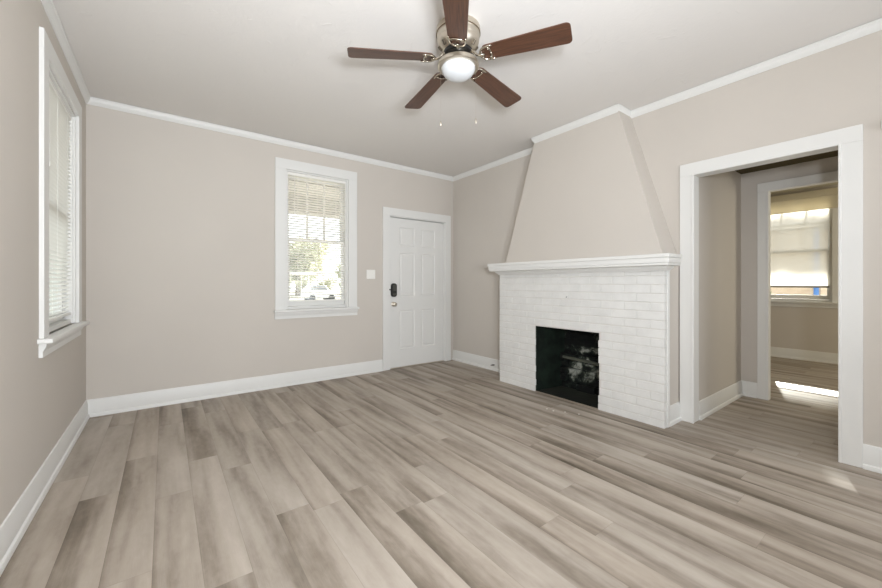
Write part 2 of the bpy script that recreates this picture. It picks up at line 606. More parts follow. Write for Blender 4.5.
baseboard('baseboard_left', (XL, YF), (XL, YB), (1, 0), 'white baseboard with shoe moulding along the wall of the blind-covered side window')
baseboard('baseboard_back', (XL, YB), (D1[0] - 0.1, YB), (0, -1), 'long white baseboard below the window on the door wall')
baseboard('baseboard_right', (XR, BY1), (XR, YB), (-1, 0), 'short white baseboard between the front door corner and the brick')
baseboard('baseboard_front', (XR, YF), (XR, O1[0] - 0.09), (-1, 0), 'white baseboard on the near side of the cased opening')
baseboard('baseboard_breast', (BX + 0.035, BY0), (XR, BY0), (0, -1), 'little white baseboard on the side of the chimney breast')
baseboard('baseboard_hall', (XH0 + 0.012, O1[1]), (XH1, O1[1]), (0, -1), 'white baseboard along the hall side wall')
baseboard('baseboard_hall_far', (XH1, O2[1] + 0.08), (XH1, O1[1]), (-1, 0), 'white baseboard piece beside the far doorway casing')
baseboard('baseboard_bedroom', (XB1, -1.5), (XB1, 2.6), (-1, 0), 'white baseboard below the far window')

CROWN = [(0, -0.062), (0.006, -0.062), (0.010, -0.054), (0.018, -0.046), (0.026, -0.030), (0.028, -0.016), (0.032, -0.012), (0.032, -0.003), (0, -0.003)]
CROWN = [(t, H + z) for t, z in CROWN]


def crown(name, runs, label):
    bm = bmesh.new()
    for r in runs:
        sweep(bm, CROWN, *r)
    struct(obj(name, bm, 'trim', smooth=True, angle=25), label, 'crown moulding')


crown('trim_1', [((XL, YF), (XL, YB), (1, 0))], 'narrow crown moulding along the top of the side-window wall')
crown('trim_2', [((XL, YB), (XR, YB), (0, -1))], 'narrow white crown moulding above the window and front door')
crown('trim_3', [((XR, TY1), (XR, YB), (-1, 0)), ((XR, YF), (XR, TY0), (-1, 0))], 'narrow white crown moulding on the fireplace wall')
crown('trim_4', [((TX, TY0), (TX, TY1), (-1, 0), (1, 1)), ((TX, TY0), (XR, TY0), (0, -1), (1, 0)), ((XR, TY1), (TX, TY1), (0, 1), (0, 1))],
      'white crown moulding wrapped round the top of the chimney breast')

CT = 0.02


def casing_y(name, x0, x1, top, w, yw, side, label, bottom=0.0):
    """casing on a wall of constant Y; side -1: the room is at smaller y"""
    ya, yb = sorted((yw, yw + side * CT))
    bm = bmesh.new()
    for (p, q) in ((x0 - w, x0), (x1, x1 + w)):
        box(bm, p, q, ya, yb, bottom, top)
    box(bm, x0 - w, x1 + w, ya, yb, top, top + w)
    return struct(obj(name, bm, 'trim', bevel=0.003), label, 'door casing')


def casing_x(name, y0, y1, top, w, xw, side, label, bottom=0.0):
    xa, xb = sorted((xw, xw + side * CT))
    bm = bmesh.new()
    for (p, q) in ((y0 - w, y0), (y1, y1 + w)):
        box(bm, xa, xb, p, q, bottom, top)
    box(bm, xa, xb, y0 - w, y1 + w, top, top + w)
    # thin raised bead along the inner edge
    xc, xd = sorted((xw + side * CT, xw + side * (CT + 0.006)))
    for (p, q) in ((y0 - 0.012, y0 + 0.002), (y1 - 0.002, y1 + 0.012)):
        box(bm, xc, xd, p, q, bottom, top)
    box(bm, xc, xd, y0 - 0.012, y1 + 0.012, top - 0.002, top + 0.012)
    return struct(obj(name, bm, 'trim', bevel=0.003), label, 'door casing')


casing_y('trim_5', D1[0] + 0.004, D1[1] - 0.002, D1[2] - 0.004, 0.1, YB, -1, 'white flat casing round the front door')
casing_x('trim_6', O1[0] + 0.01, O1[1] - 0.016, O1[2] - 0.012, 0.1, XR, -1, 'wide white casing round the open way to the hall')
casing_x('trim_7', O2[0] + 0.004, O2[1] - 0.004, O2[2] - 0.004, 0.083, XH1, -1, 'white casing round the doorway to the far room')
# jamb linings
bm = bmesh.new()
box(bm, XR - 0.002, XR + WR + 0.006, O1[0], O1[0] + 0.012, 0, O1[2] - 0.012)
box(bm, XR - 0.002, XR + WR + 0.006, O1[1] - 0.012, O1[1], 0, O1[2] - 0.012)
box(bm, XR - 0.002, XR + WR + 0.006, O1[0], O1[1], O1[2] - 0.012, O1[2])
struct(obj('trim_8', bm, 'trim'), 'white jamb lining of the open way to the hall', 'door jamb')
bm = bmesh.new()
box(bm, XH1 - 0.002, XB0 + 0.002, O2[0], O2[0] + 0.006, 0, O2[2] - 0.006)
box(bm, XH1 - 0.002, XB0 + 0.002, O2[1] - 0.006, O2[1], 0, O2[2] - 0.006)
box(bm, XH1 - 0.002, XB0 + 0.002, O2[0], O2[1], O2[2] - 0.006, O2[2])
struct(obj('trim_9', bm, 'trim'), 'white jamb lining of the doorway to the far room', 'door jamb')

# ------------------------------------------------------------------ windows (built flat in local axes: x along the wall, y into the wall, z up)


def place(bm, M4):
    bmesh.ops.transform(bm, matrix=M4, verts=bm.verts[:])


def window(name, wdt, z0, z1, M4, label, cas=0.1, muntin_upper=(), muntin_h=(), rail=1.60, stool=True, ears=0.03, apron=0.075):
    """local: opening from x=0 to wdt, wall face at y=0, room at negative y"""
    root = setting(name, M4.translation, label, 'window')
    root.rotation_euler = M4.to_euler()
    bpy.context.view_layer.update()

    def part(nm, fn, m, parent=root, bevel=0.002):
        bm = bmesh.new()
        fn(bm)
        place(bm, M4)
        return obj(nm, bm, m, parent, bevel=bevel)

    def f_casing(bm):
        box(bm, -cas, 0, -CT, 0, z0, z1)
        box(bm, wdt, wdt + cas, -CT, 0, z0, z1)
        box(bm, -cas, wdt + cas, -CT, 0, z1, z1 + cas)
    part('casing', f_casing, 'trim')

    def f_frame(bm):
        box(bm, 0, 0.016, -0.001, WT - 0.005, z0, z1)
        box(bm, wdt - 0.016, wdt, -0.001, WT - 0.005, z0, z1)
        box(bm, 0.016, wdt - 0.016, -0.001, WT - 0.005, z1 - 0.016, z1)
        box(bm, 0.016, wdt - 0.016, 0.02, WT - 0.005, z0, z0 + 0.03)
        for p in (0.016, wdt - 0.028):      # stops
            box(bm, p, p + 0.012, 0.012, 0.05, z0, z1 - 0.016)
    part('window_frame', f_frame, 'trim')
    SW = 0.042
    l, r = 0.018, wdt - 0.018

    def f_sash(bm, za, zb, ya, yb, top, bot):
        box(bm, l, l + SW, ya, yb, za, zb)
        box(bm, r - SW, r, ya, yb, za, zb)
        box(bm, l + SW, r - SW, ya, yb, zb - top, zb)
        box(bm, l + SW, r - SW, ya, yb, za, za + bot)
    def f_upper(bm):
        f_sash(bm, rail - 0.018, z1 - 0.017, 0.098, 0.128, 0.045, 0.036)
        for q in muntin_upper:
            box(bm, q - 0.011, q + 0.011, 0.102, 0.124, rail + 0.018, z1 - 0.062)
        for q in muntin_h:
            box(bm, l + SW, r - SW, 0.103, 0.123, q - 0.011, q + 0.011)
    up = part('sash', f_upper, 'trim')
    part('pane', lambda bm: box(bm, l + SW, r - SW, 0.111, 0.115, rail + 0.018, z1 - 0.062), 'glass', up, 0)
    lo = part('sash', lambda bm: f_sash(bm, z0 + 0.031, rail + 0.018, 0.062, 0.092, 0.036, 0.06), 'trim')
    part('pane', lambda bm: box(bm, l + SW, r - SW, 0.075, 0.079, z0 + 0.091, rail - 0.018), 'glass', lo, 0)

    def f_latch(bm):
        box(bm, wdt / 2 - 0.03, wdt / 2 + 0.03, 0.055, 0.09, rail + 0.018, rail + 0.026)
        lathe(bm, [(0.012, 0), (0.012, 0.012), (0.006, 0.016)], 12, (wdt / 2, 0.075, rail + 0.026))
    part('sash_lock', f_latch, 'trim', lo, 0)
    if stool:
        part('window_sill', lambda bm: box(bm, -cas - ears, wdt + cas + ears, -0.058, 0.02, z0 - 0.026, z0), 'trim', bevel=0.006)

        def f_apron(bm):
            a0, a1 = -cas - 0.005, wdt + cas + 0.005
            prism(bm, [(a0, 0, z0 - 0.026), (a0, -0.03, z0 - 0.026), (a0, -0.028, z0 - 0.045), (a0, -0.016, z0 - 0.07), (a0, -0.016, z0 - 0.026 - apron), (a0, 0, z0 - 0.026 - apron)], (a1 - a0, 0, 0))
        part('apron', f_apron, 'trim', bevel=0.001)
    return root


def blind(wdt, z0, z1, M4, label, drop, tilt, group='white venetian blinds', wand_x=0.09, pitch=0.0275):
    root = thing('window_blind', M4.translation + Vector((0, 0, z1 - 0.02)), label, 'blind', group)
    root.rotation_euler = M4.to_euler()

    def part(nm, fn, m, parent=root, bevel=0.0, smooth=False):
        bm = bmesh.new()
        fn(bm)
        place(bm, M4)
        return obj(nm, bm, m, parent, bevel=bevel, smooth=smooth)
    l, r = 0.03, wdt - 0.03
    yc = 0.032
    part('headrail', lambda bm: box(bm, l - 0.004, r + 0.004, yc - 0.016, yc + 0.012, z1 - 0.046, z1 - 0.0165), 'plastic', bevel=0.002)

    def f_slats(bm):
        z = z1 - 0.06
        rot = Matrix.Rotation(tilt, 3, 'X')
        while z > drop + 0.02:
            sec = []
            for k in range(4):                       # slightly crowned slat
                s = -0.5 + k / 3
                p = rot @ Vector((0, s * 0.029, 0.002 * (1 - 4 * s * s)))
                sec.append(p)
            a = [bm.verts.new((l, yc + p.y, z + p.z)) for p in sec]
            b = [bm.verts.new((r, yc + p.y, z + p.z)) for p in sec]
            for k in range(3):
                bm.faces.new((a[k], a[k + 1], b[k + 1], b[k]))
            z -= pitch
    sl = part('slats', f_slats, 'slat', smooth=True)
    sl['kind'] = 'stuff'
    part('bottom_rail', lambda bm: box(bm, l, r, yc - 0.012, yc + 0.012, drop - 0.008, drop + 0.008), 'plastic', bevel=0.002)
    for q in (0.14, wdt / 2, wdt - 0.14):
        part('ladder_cord', lambda bm: [box(bm, q - 0.0012, q + 0.0012, yc + s * 0.0118 - 0.0008, yc + s * 0.0118 + 0.0008, drop, z1 - 0.046) for s in (-1, 1)], 'plastic')
    part('wand', lambda bm: tube(bm, [(wand_x, yc - 0.02, z1 - 0.05), (wand_x, yc - 0.024, z1 - 0.56)], 0.0035, 8), 'plastic', smooth=True)
    return root


x0, x1, z0, z1 = W1
MB = Matrix.Translation((x0, YB, 0))
window('window_1', x1 - x0, z0, z1, MB, 'white double-hung window on the door wall, a three-light upper sash over one pane',
       cas=0.108, muntin_upper=(1.322 - x0, 1.52 - x0), rail=1.615, ears=0.015)
blind(x1 - x0, z0, z1, MB, 'white open-slat mini blind in the door-wall window, trees and a car showing through', 0.925, math.radians(-20), wand_x=0.1)
y0, y1, z0, z1 = W2
# left wall: local x runs along +Y, local +y (into the wall) is -X
ML = Matrix.Translation((XL, y0, 0)) @ Matrix.Rotation(PI / 2, 4, 'Z')
window('window_2', y1 - y0, z0, z1, ML, 'tall white window on the side wall seen at a steep angle', cas=0.108, muntin_upper=(0.3, 0.59), rail=1.60, ears=0.03)
blind(y1 - y0, z0, z1, ML, 'white mini blind in the side-wall window seen edge-on at the photo edge', 0.90, math.radians(-38), wand_x=0.16)
y0, y1, z0, z1 = W3
# bedroom far wall: local x runs along -Y, into the wall is +X
MF = Matrix.Translation((XB1, y1, 0)) @ Matrix.Rotation(-PI / 2, 4, 'Z')
w3 = y1 - y0
window('window_3', w3, z0, z1, MF, 'sunlit white window of the far room seen through both doorways',
       cas=0.06, muntin_upper=(w3 / 3 + 0.005, 2 * w3 / 3 - 0.005), muntin_h=(2.0,), rail=1.60, ears=0.02, apron=0.06)

# roller shade in the bedroom window
rs = thing('roller_shade', (XB1, (y0 + y1) / 2, 2.3), 'sheer cream roller shade drawn most of the way down over the far sunlit window', 'blind')
boxes('valance', [(XB1 - 0.045, XB1 - 0.024, y0 - 0.07, y1 + 0.07, 2.175, 2.36)], 'shade_cream', rs)
boxes('head_board', [(XB1 - 0.06, XB1 - 0.0205, y0 - 0.08, y1 + 0.08, 2.36, 2.45)], 'shade_cream', rs, bevel=0.003)
boxes('shade', [(XB1 + 0.030, XB1 + 0.0315, y0 + 0.035, y1 - 0.035, 1.082, 2.30)], 'shade_cloth', rs)
boxes('bottom_bar', [(XB1 + 0.022, XB1 + 0.040, y0 + 0.033, y1 - 0.033, 1.06, 1.085)], mat('bronze_bar', (120, 110, 92), 0.5), rs, bevel=0.003)

# ------------------------------------------------------------------ front door
a, b, dz = D1
dl, dr, dt = a + 0.018, b - 0.016, dz - 0.028     # slab
dy = YB + 0.012                                   # slab face
door = setting('door_1', ((dl + dr) / 2, YB + 0.03, 0), 'white six-panel front door with a black keypad lock', 'door')
bm = bmesh.new()
xs = [dl, 2.50, 2.735, 2.845, 3.075, dr]
zs = [0.012, 0.25, 0.765, 0.955, 1.53, 1.62, 1.87, dt]
grid = [[bm.verts.new((x, dy, z)) for z in zs] for x in xs]
panels = []
for i in range(5):
    for j in range(7):
        f = bm.faces.new((grid[i][j], grid[i + 1][j], grid[i + 1][j + 1], grid[i][j + 1]))
        if i in (1, 3) and j in (1, 3, 5):
            panels.append(f)
bmesh.ops.recalc_face_normals(bm, faces=bm.faces[:])
if bm.faces[0].normal.y > 0 if hasattr(bm.faces, 'ensure_lookup_table') and not bm.faces.ensure_lookup_table() else False:
    bmesh.ops.reverse_faces(bm, faces=bm.faces[:])
bmesh.ops.inset_individual(bm, faces=panels, thickness=0.014, depth=-0.007)
bmesh.ops.inset_individual(bm, faces=panels, thickness=0.006, depth=0.0)
bmesh.ops.inset_individual(bm, faces=panels, thickness=0.026, depth=0.005)
# body behind the face
box(bm, dl, dr, dy + 0.0095, dy + 0.044, 0.012, dt)
for p, q in (((dl, 0.012), (dr, 0.012)), ((dl, dt), (dr, dt))):
    bm.faces.new([bm.verts.new(v) for v in ((p[0], dy, p[1]), (q[0], dy, q[1]), (q[0], dy + 0.0095, q[1]), (p[0], dy + 0.0095, p[1]))])
for x in (dl, dr):
    bm.faces.new([bm.verts.new(v) for v in ((x, dy, 0.012), (x, dy, dt), (x, dy + 0.0095, dt), (x, dy + 0.0095, 0.012))])
me = bpy.data.meshes.new('door_slab')
bm.to_mesh(me)
bm.free()
me.materials.append(M['door'])
slab = bpy.data.objects.new('door_slab', me)
COL.objects.link(slab)
slab.parent = door
slab.matrix_parent_inverse = parent_world(door).inverted()
boxes('door_frame', [(a, a + 0.016, YB - 0.002, YB + WT, 0, dz), (b - 0.014, b, YB - 0.002, YB + WT, 0, dz), (a + 0.016, b - 0.014, YB + 0.0, YB + WT, dz - 0.014, dz),
                     (a + 0.016, b - 0.014, YB + 0.06, YB + WT, dz - 0.05, dz - 0.014)], 'trim', door)
boxes('threshold', [(a + 0.016, b - 0.014, YB - 0.004, YB + WT, 0.0, 0.011)], 'nickel', door, bevel=0.003)
for hz in (0.25, 1.02, 1.74):
    bm = bmesh.new()
    box(bm, dr - 0.001, dr + 0.003, dy - 0.003, dy + 0.02, hz - 0.045, hz + 0.045)
    lathe(bm, [(0.006, -0.048), (0.007, -0.046), (0.007, 0.046), (0.006, 0.048)], 10, (dr + 0.001, dy - 0.006, hz))
    obj('hinge', bm, 'trim', door, smooth=True)
# keypad deadbolt, interior side: rounded black housing, thumb-turn, battery seam


def rounded(bm, cx, cz, w, h, r, y0, y1, seg=6, axis='Y'):
    pts = []
    for (sx, sz, a0) in ((1, 1, 0), (-1, 1, 90), (-1, -1, 180), (1, -1, 270)):
        for k in range(seg + 1):
            t = math.radians(a0 + 90 * k / seg)
            pts.append((cx + sx * (w / 2 - r) + r * math.cos(t), y0, cz + sz * (h / 2 - r) + r * math.sin(t)))
    prism(bm, pts, (0, y1 - y0, 0))


bm = bmesh.new()
rounded(bm, 2.403, 1.033, 0.08, 0.178, 0.034, dy, dy - 0.034)
lock = obj('deadbolt_lock', bm, 'lockblack', door, bevel=0.007, segs=3)
lock['label'] = 'black keypad deadbolt housing'
bm = bmesh.new()
rounded(bm, 2.407, 1.065, 0.05, 0.085, 0.016, dy - 0.034, dy - 0.037)
obj('keypad', bm, 'lockkeys', lock)
bm = bmesh.new()
rounded(bm, 2.405, 0.978, 0.05, 0.03, 0.012, dy - 0.034, dy - 0.0365)
obj('battery_cover', bm, 'lockkeys', lock)
bm = bmesh.new()
tube(bm, [(2.366, dy - 0.022, 1.04), (2.34, dy - 0.022, 1.04)], [0.006, 0.006], 10)
tube(bm, [(2.342, dy - 0.022, 1.04), (2.326, dy - 0.022, 1.04)], [0.014, 0.012], 14)
obj('thumb_turn', bm, 'lockblack', lock, smooth=True)
bm = bmesh.new()
lathe(bm, [(0.0, 0.0), (0.031, 0.0), (0.031, 0.005), (0.026, 0.009), (0.012, 0.012), (0.011, 0.03), (0.02, 0.036), (0.027, 0.046), (0.026, 0.057), (0.016, 0.064), (0, 0.065)], 24)
bmesh.ops.rotate(bm, verts=bm.verts[:], cent=(0, 0, 0), matrix=Matrix.Rotation(PI / 2, 3, 'X'))
bmesh.ops.translate(bm, verts=bm.verts[:], vec=(2.403, dy, 0.848))
knob = obj('door_knob', bm, 'nickel', door, smooth=True)
knob['label'] = 'satin nickel door knob'

# light switch beside the door
sw = thing('light_switch', (2.075, YB, 1.235), 'white double light switch plate on the wall between window and front door', 'light switch')
bm = bmesh.new()
rounded(bm, 2.075, 1.235, 0.118, 0.116, 0.006, YB - 0.0005, YB - 0.006)
obj('plate', bm, 'plastic', sw, bevel=0.002)
for q in (-0.024, 0.024):
    bm = bmesh.new()
    hexa(bm, [(2.075 + q - 0.016, YB - 0.006, 1.202), (2.075 + q + 0.016, YB - 0.006, 1.202), (2.075 + q + 0.016, YB - 0.010, 1.202), (2.075 + q - 0.016, YB - 0.010, 1.202),
              (2.075 + q - 0.016, YB - 0.006, 1.268), (2.075 + q + 0.016, YB - 0.006, 1.268), (2.075 + q + 0.016, YB - 0.007, 1.268), (2.075 + q - 0.016, YB - 0.007, 1.268)])
    obj('rocker', bm, 'plastic', sw)

# ------------------------------------------------------------------ fireplace
XF = 3.08
FY0, FY1 = 1.25, 3.0
FZ = 1.215
fp = thing('fireplace', (XF, 2.13, 0), 'white painted brick fireplace with a sooty black firebox and plain white mantel shelf', 'fireplace')
rng = random.Random(3)
bm = bmesh.new()
CH = 0.0702
BL = 0.208
row = 0
z = -0.012
while z < FZ - 0.005:
    gap = 0.0055 if row in (2, 3, 5, 11) else 0.0028
    za, zb = max(z + gap, 0.0), min(z + CH - 0.0028, FZ)
    off = 0 if row % 2 == 0 else BL / 2
    # corner-anchored running bond from the near corner
    cuts = [FY0]
    y = FY0 + (BL if row % 2 == 0 else BL / 2 - 0.002)
    while y < FY1 - 0.03:
        cuts.append(y)
        y += BL
    cuts.append(FY1)
    for c0, c1 in zip(cuts, cuts[1:]):
        segs = [(c0, c1)]
        if za < FB[2] - 0.01:
            jag0, jag1 = rng.uniform(-0.008, 0.008), rng.uniform(-0.003, 0.004)
            segs = []
            if c0 < FB[0]:
                segs.append((c0, min(c1, FB[0] + (jag0 if c1 >= FB[0] else 0))))
            if c1 > FB[1]:
                segs.append((max(c0, FB[1] + (jag1 if c0 <= FB[1] else 0)), c1))
        for s0, s1 in segs:
            if s1 - s0 < 0.02:
                continue
            g0 = 0.0 if s0 == FY0 else 0.0012
            g1 = 0.0 if s1 == FY1 else 0.0012
            push = rng.uniform(-0.0015, 0.0015)
            e = 0.002
            x = XF + push
            ztop = zb + rng.uniform(-0.0012, 0.0012)
            hexa(bm, [(x, s0 + g0, za), (BX + 0.0, s0 + g0, za), (BX + 0.0, s1 - g1, za), (x, s1 - g1, za + rng.uniform(0, 0.001)),
                      (x, s0 + g0, ztop), (BX + 0.0, s0 + g0, ztop), (BX + 0.0, s1 - g1, ztop), (x, s1 - g1, ztop)])
    z += CH
    row += 1
brick = obj('brick_surround', bm, 'brick', fp, bevel=0.003, segs=2)
bm = bmesh.new()
md = 0.004
box(bm, XF + md, BX, FY0 + 0.004, FB[0] - 0.004, 0, FZ)
box(bm, XF + md, BX, FB[1] + 0.004, FY1 - 0.004, 0, FZ)
box(bm, XF + md, BX, FB[0] - 0.004, FB[1] + 0.004, FB[2] + 0.006, FZ)
obj('mortar', bm, 'mortar', brick)

# mantel: shelf board with stepped front edge, bed moulding under it
MX, MY0, MY1 = 2.93, 1.158, 3.045
bm = bmesh.new()
prof = [(MX + 0.006, 1.338), (MX, 1.334), (MX, 1.312), (MX + 0.008, 1.308), (MX + 0.008, 1.272), (MX + 0.014, 1.266), (MX + 0.014, 1.258)]
for (p, q, zz0, zz1) in ((MX, 0.0, 1.314, 1.342), (MX + 0.008, 0.008, 1.274, 1.314), (MX + 0.014, 0.014, 1.256, 1.274)):
    box(bm, p, 3.16, MY0 + q, MY1 - q, zz0, zz1)
mantel = obj('mantel_shelf', bm, 'trim', fp, bevel=0.004)
bm = bmesh.new()
BED = [(0, 1.216), (0.008, 1.216), (0.010, 1.222), (0.016, 1.228), (0.026, 1.236), (0.036, 1.247), (0.038, 1.256), (0, 1.256)]
sweep(bm, BED, (XF, FY0), (XF, FY1), (-1, 0), (1, 1))
sweep(bm, BED, (XF, FY0), (3.16, FY0), (0, -1), (1, 0))
sweep(bm, BED, (3.16, FY1), (XF, FY1), (0, 1), (0, 1))
obj('bed_moulding', bm, 'trim', mantel, smooth=True, angle=30)
# narrow white strip covering the joint between brick and plaster
boxes('corner_strip', [(BX, BX + 0.035, FY0 - 0.006, BY0, 0, 1.216)], 'trim', fp, bevel=0.002)
boxes('corner_strip', [(BX, BX + 0.035, BY1, FY1 + 0.004, 0, 1.216)], 'trim', fp, bevel=0.002)

# firebox: splayed cheeks, back with a ledge, throat, hearth
bm = bmesh.new()
bx = 3.50
yb0, yb1 = FB[0] + 0.055, FB[1] - 0.06
e = 0.03
hexa(bm, [(BX - 0.035, FB[1], 0), (bx, yb1, 0), (bx, yb1 + e, 0), (BX - 0.035, FB[1] + e, 0), (BX - 0.035, FB[1], FB[2] + 0.3), (bx, yb1, FB[2] + 0.3), (bx, yb1 + e, FB[2] + 0.3), (BX - 0.035, FB[1] + e, FB[2] + 0.3)])
hexa(bm, [(BX - 0.035, FB[0] - e, 0), (bx, yb0 - e, 0), (bx, yb0, 0), (BX - 0.035, FB[0], 0), (BX - 0.035, FB[0] - e, FB[2] + 0.3), (bx, yb0 - e, FB[2] + 0.3), (bx, yb0, FB[2] + 0.3), (BX - 0.035, FB[0], FB[2] + 0.3)])
box(bm, BX - 0.04, bx + e, FB[0] - e, FB[1] + e, FB[2] + 0.3, FB[2] + 0.33)
box(bm, BX - 0.04, BX - 0.005, FB[0] - 0.002, FB[1] + 0.002, FB[2] + 0.002, FB[2] + 0.3)
obj('firebox', bm, 'soot', fp)
# back wall: courses of rough firebrick, the lower half standing proud as a ledge
bm = bmesh.new()
rng = random.Random(11)
zz = 0.0
r_ = 0
while zz < 0.62:
    hgt = 0.075
    y = yb0 - 0.02
    first = True
    while y < yb1 + 0.01:
        L = 0.11 if (r_ % 2 and first) else 0.21
        first = False
        proud = (0.055 if zz < 0.33 else 0.0) + rng.uniform(-0.006, 0.006)
        if zz < 0.30:
            proud += 0.02 * math.sin(y * 19 + r_)
        box(bm, bx - proud, bx + 0.03, y + 0.004, min(y + L, yb1 + 0.02) - 0.004, zz + 0.003, zz + hgt - 0.003)
        y += L
    zz += hgt
    r_ += 1
box(bm, bx + 0.01, bx + 0.04, yb0 - 0.03, yb1 + 0.03, 0, FB[2] + 0.3)
back = obj('fire_back', bm, 'soot_back', fp, bevel=0.008)
bm = bmesh.new()
hexa(bm, [(bx - 0.085, yb0, 0.303), (bx, yb0, 0.303), (bx, yb1 - 0.03, 0.325), (bx - 0.085, yb1 - 0.03, 0.325), (bx - 0.08, yb0, 0.328), (bx, yb0, 0.328), (bx, yb1 - 0.03, 0.350), (bx - 0.08, yb1 - 0.03, 0.350)])
obj('ledge', bm, M['ledge'], back, bevel=0.004)
bm = bmesh.new()
prism(bm, [(XF + 0.012, FB[0] + 0.002, 0.0), (bx, yb0, 0.0), (bx, yb1, 0.0), (XF + 0.012, FB[1] - 0.002, 0.0)], (0, 0, 0.008))
obj('hearth', bm, 'ash', fp)
boxes('metal_edging', [(XF - 0.012, XF + 0.014, FB[0] + 0.002, FB[1] - 0.002, 0.0, 0.006)], mat('worn_edging', (150, 138, 122), 0.5), fp, bevel=0.002)
# mortar lumps and fallen brick bits lying in the firebox
rng = random.Random(5)

# nail in the brick
bm = bmesh.new()
lathe(bm, [(0.0, 0), (0.0045, 0.0), (0.0045, 0.003), (0.002, 0.004), (0.002, 0.02)], 8)
bmesh.ops.rotate(bm, verts=bm.verts[:], cent=(0, 0, 0), matrix=Matrix.Rotation(PI / 2, 3, 'Y'))
bmesh.ops.translate(bm, verts=bm.verts[:], vec=(XF - 0.012, 2.111, 0.991))
tag(obj('nail', bm, 'black_metal'), 'small dark nail sticking out of the brick above the firebox', 'nail')
# cable stub poking out of the baseboard left of the brick
bm = bmesh.new()
tube(bm, [(XR - 0.006, 3.395, 0.074), (XR - 0.03, 3.40, 0.074), (XR - 0.045, 3.43, 0.068)], [0.006, 0.008, 0.004], 8)
tag(obj('cable_stub', bm, 'plug', smooth=True), 'short dark cable stub poking from the baseboard between corner and brick', 'cable')
# chips of paint on the floor in front of the firebox
for (cx, cy, s) in ((2.734, 2.01, 0.011), (2.732, 2.077, 0.009), (2.79, 1.93, 0.008), (2.84, 1.83, 0.007)):
    bm = bmesh.new()
    k = 6
    prism(bm, [(cx + s * math.cos(i) * random.uniform(.6, 1), cy + s * math.sin(i) * random.uniform(.6, 1), 0.0) for i in [2 * PI * j / k for j in range(k)]], (0, 0, 0.003))
    tag(obj('paint_chip', bm, 'chip'), 'tiny white paint chip on the floor before the firebox', 'paint chip', 'paint chips on the floor')
# door chime box at the edge of the photograph
bm = bmesh.new()
box(bm, XR - 0.03, XR, 0.06, 0.194, 2.03, 2.085)
tag(obj('door_chime', bm, 'plastic', bevel=0.008), 'small white plastic box high on the wall beside the cased opening', 'chime')

# ------------------------------------------------------------------ ceiling fan
FC = Vector((1.447, 1.760, 0))
fan = thing('ceiling_fan', (FC.x, FC.y, H), 'ceiling fan with five dark walnut blades, nickel motor and white dome light', 'ceiling fan')
c3 = (FC.x, FC.y, 0)
bm = bmesh.new()
lathe(bm, [(0.0, H), (0.134, H), (0.136, H - 0.012), (0.136, H - 0.034), (0.130, H - 0.038), (0.128, H - 0.042), (0.131, H - 0.047), (0.129, H - 0.072), (0.127, H - 0.076),
           (0.128, H - 0.08), (0.119, H - 0.105), (0.104, H - 0.125), (0.088, H - 0.137), (0, H - 0.137)], 48, c3)
motor = obj('motor_housing', bm, 'nickel', fan, smooth=True)
bm = bmesh.new()
lathe(bm, [(0.1364, H - 0.0350), (0.1364, H - 0.0368), (0.130, H - 0.0368), (0.130, H - 0.0350)], 48, c3)
obj('band', bm, mat('bronze_band', (120, 100, 76), 0.4, 0.6), motor)
for k in range(10):
    an = 2 * PI * k / 10
    ca, sa = math.cos(an), math.sin(an)
    bm = bmesh.new()
    tube(bm, [(FC.x + 0.118 * ca, FC.y + 0.118 * sa, H - 0.108), (FC.x + 0.100 * ca, FC.y + 0.100 * sa, H - 0.131)], 0.009, 8)
    obj('vent', bm, M['vent'], motor)
bm = bmesh.new()
lathe(bm, [(0, H - 0.137), (0.086, H - 0.137), (0.09, H - 0.142), (0.09, H - 0.158), (0.082, H - 0.164), (0, H - 0.164)], 40, c3)
obj('flywheel', bm, 'black_metal', fan, smooth=True)
bm = bmesh.new()
lathe(bm, [(0, H - 0.164), (0.05, H - 0.164), (0.055, H - 0.168), (0.055, H - 0.188), (0.06, H - 0.196), (0.098, H - 0.206), (0.122, H - 0.211), (0.127, H - 0.219), (0.127, H - 0.236), (0.12, H - 0.242), (0.106, H - 0.242), (0, H - 0.238)], 48, c3)
obj('light_fitter', bm, 'nickel', fan, smooth=True)
bm = bmesh.new()
prof = [(0.103, H - 0.238)]
for k in range(9):
    t = k / 8 * PI / 2
    prof.append((0.104 * math.cos(t), H - 0.242 - 0.066 * math.sin(t)))
prof[-1] = (0.0, prof[-1][1])
lathe(bm, prof, 48, c3)
obj('glass_dome', bm, 'opal', fan, smooth=True)
# pull chains with little pendants
d = Vector((0.8013, -0.598, 0))
for s, ze in ((-0.108, 2.09), (0.108, 2.105)):
    p = FC + d * s
    bm = bmesh.new()
    tube(bm, [(p.x, p.y, 2.45), (p.x, p.y, ze + 0.03)], 0.0004, 6)
    chain = obj('pull_chain', bm, 'nickel', fan)
    bm = bmesh.new()
    lathe(bm, [(0, 0.03), (0.003, 0.03), (0.006, 0.02), (0.007, 0.008), (0.004, 0), (0, 0)], 10, (p.x, p.y, ze))
    obj('pendant', bm, 'nickel', chain, smooth=True)
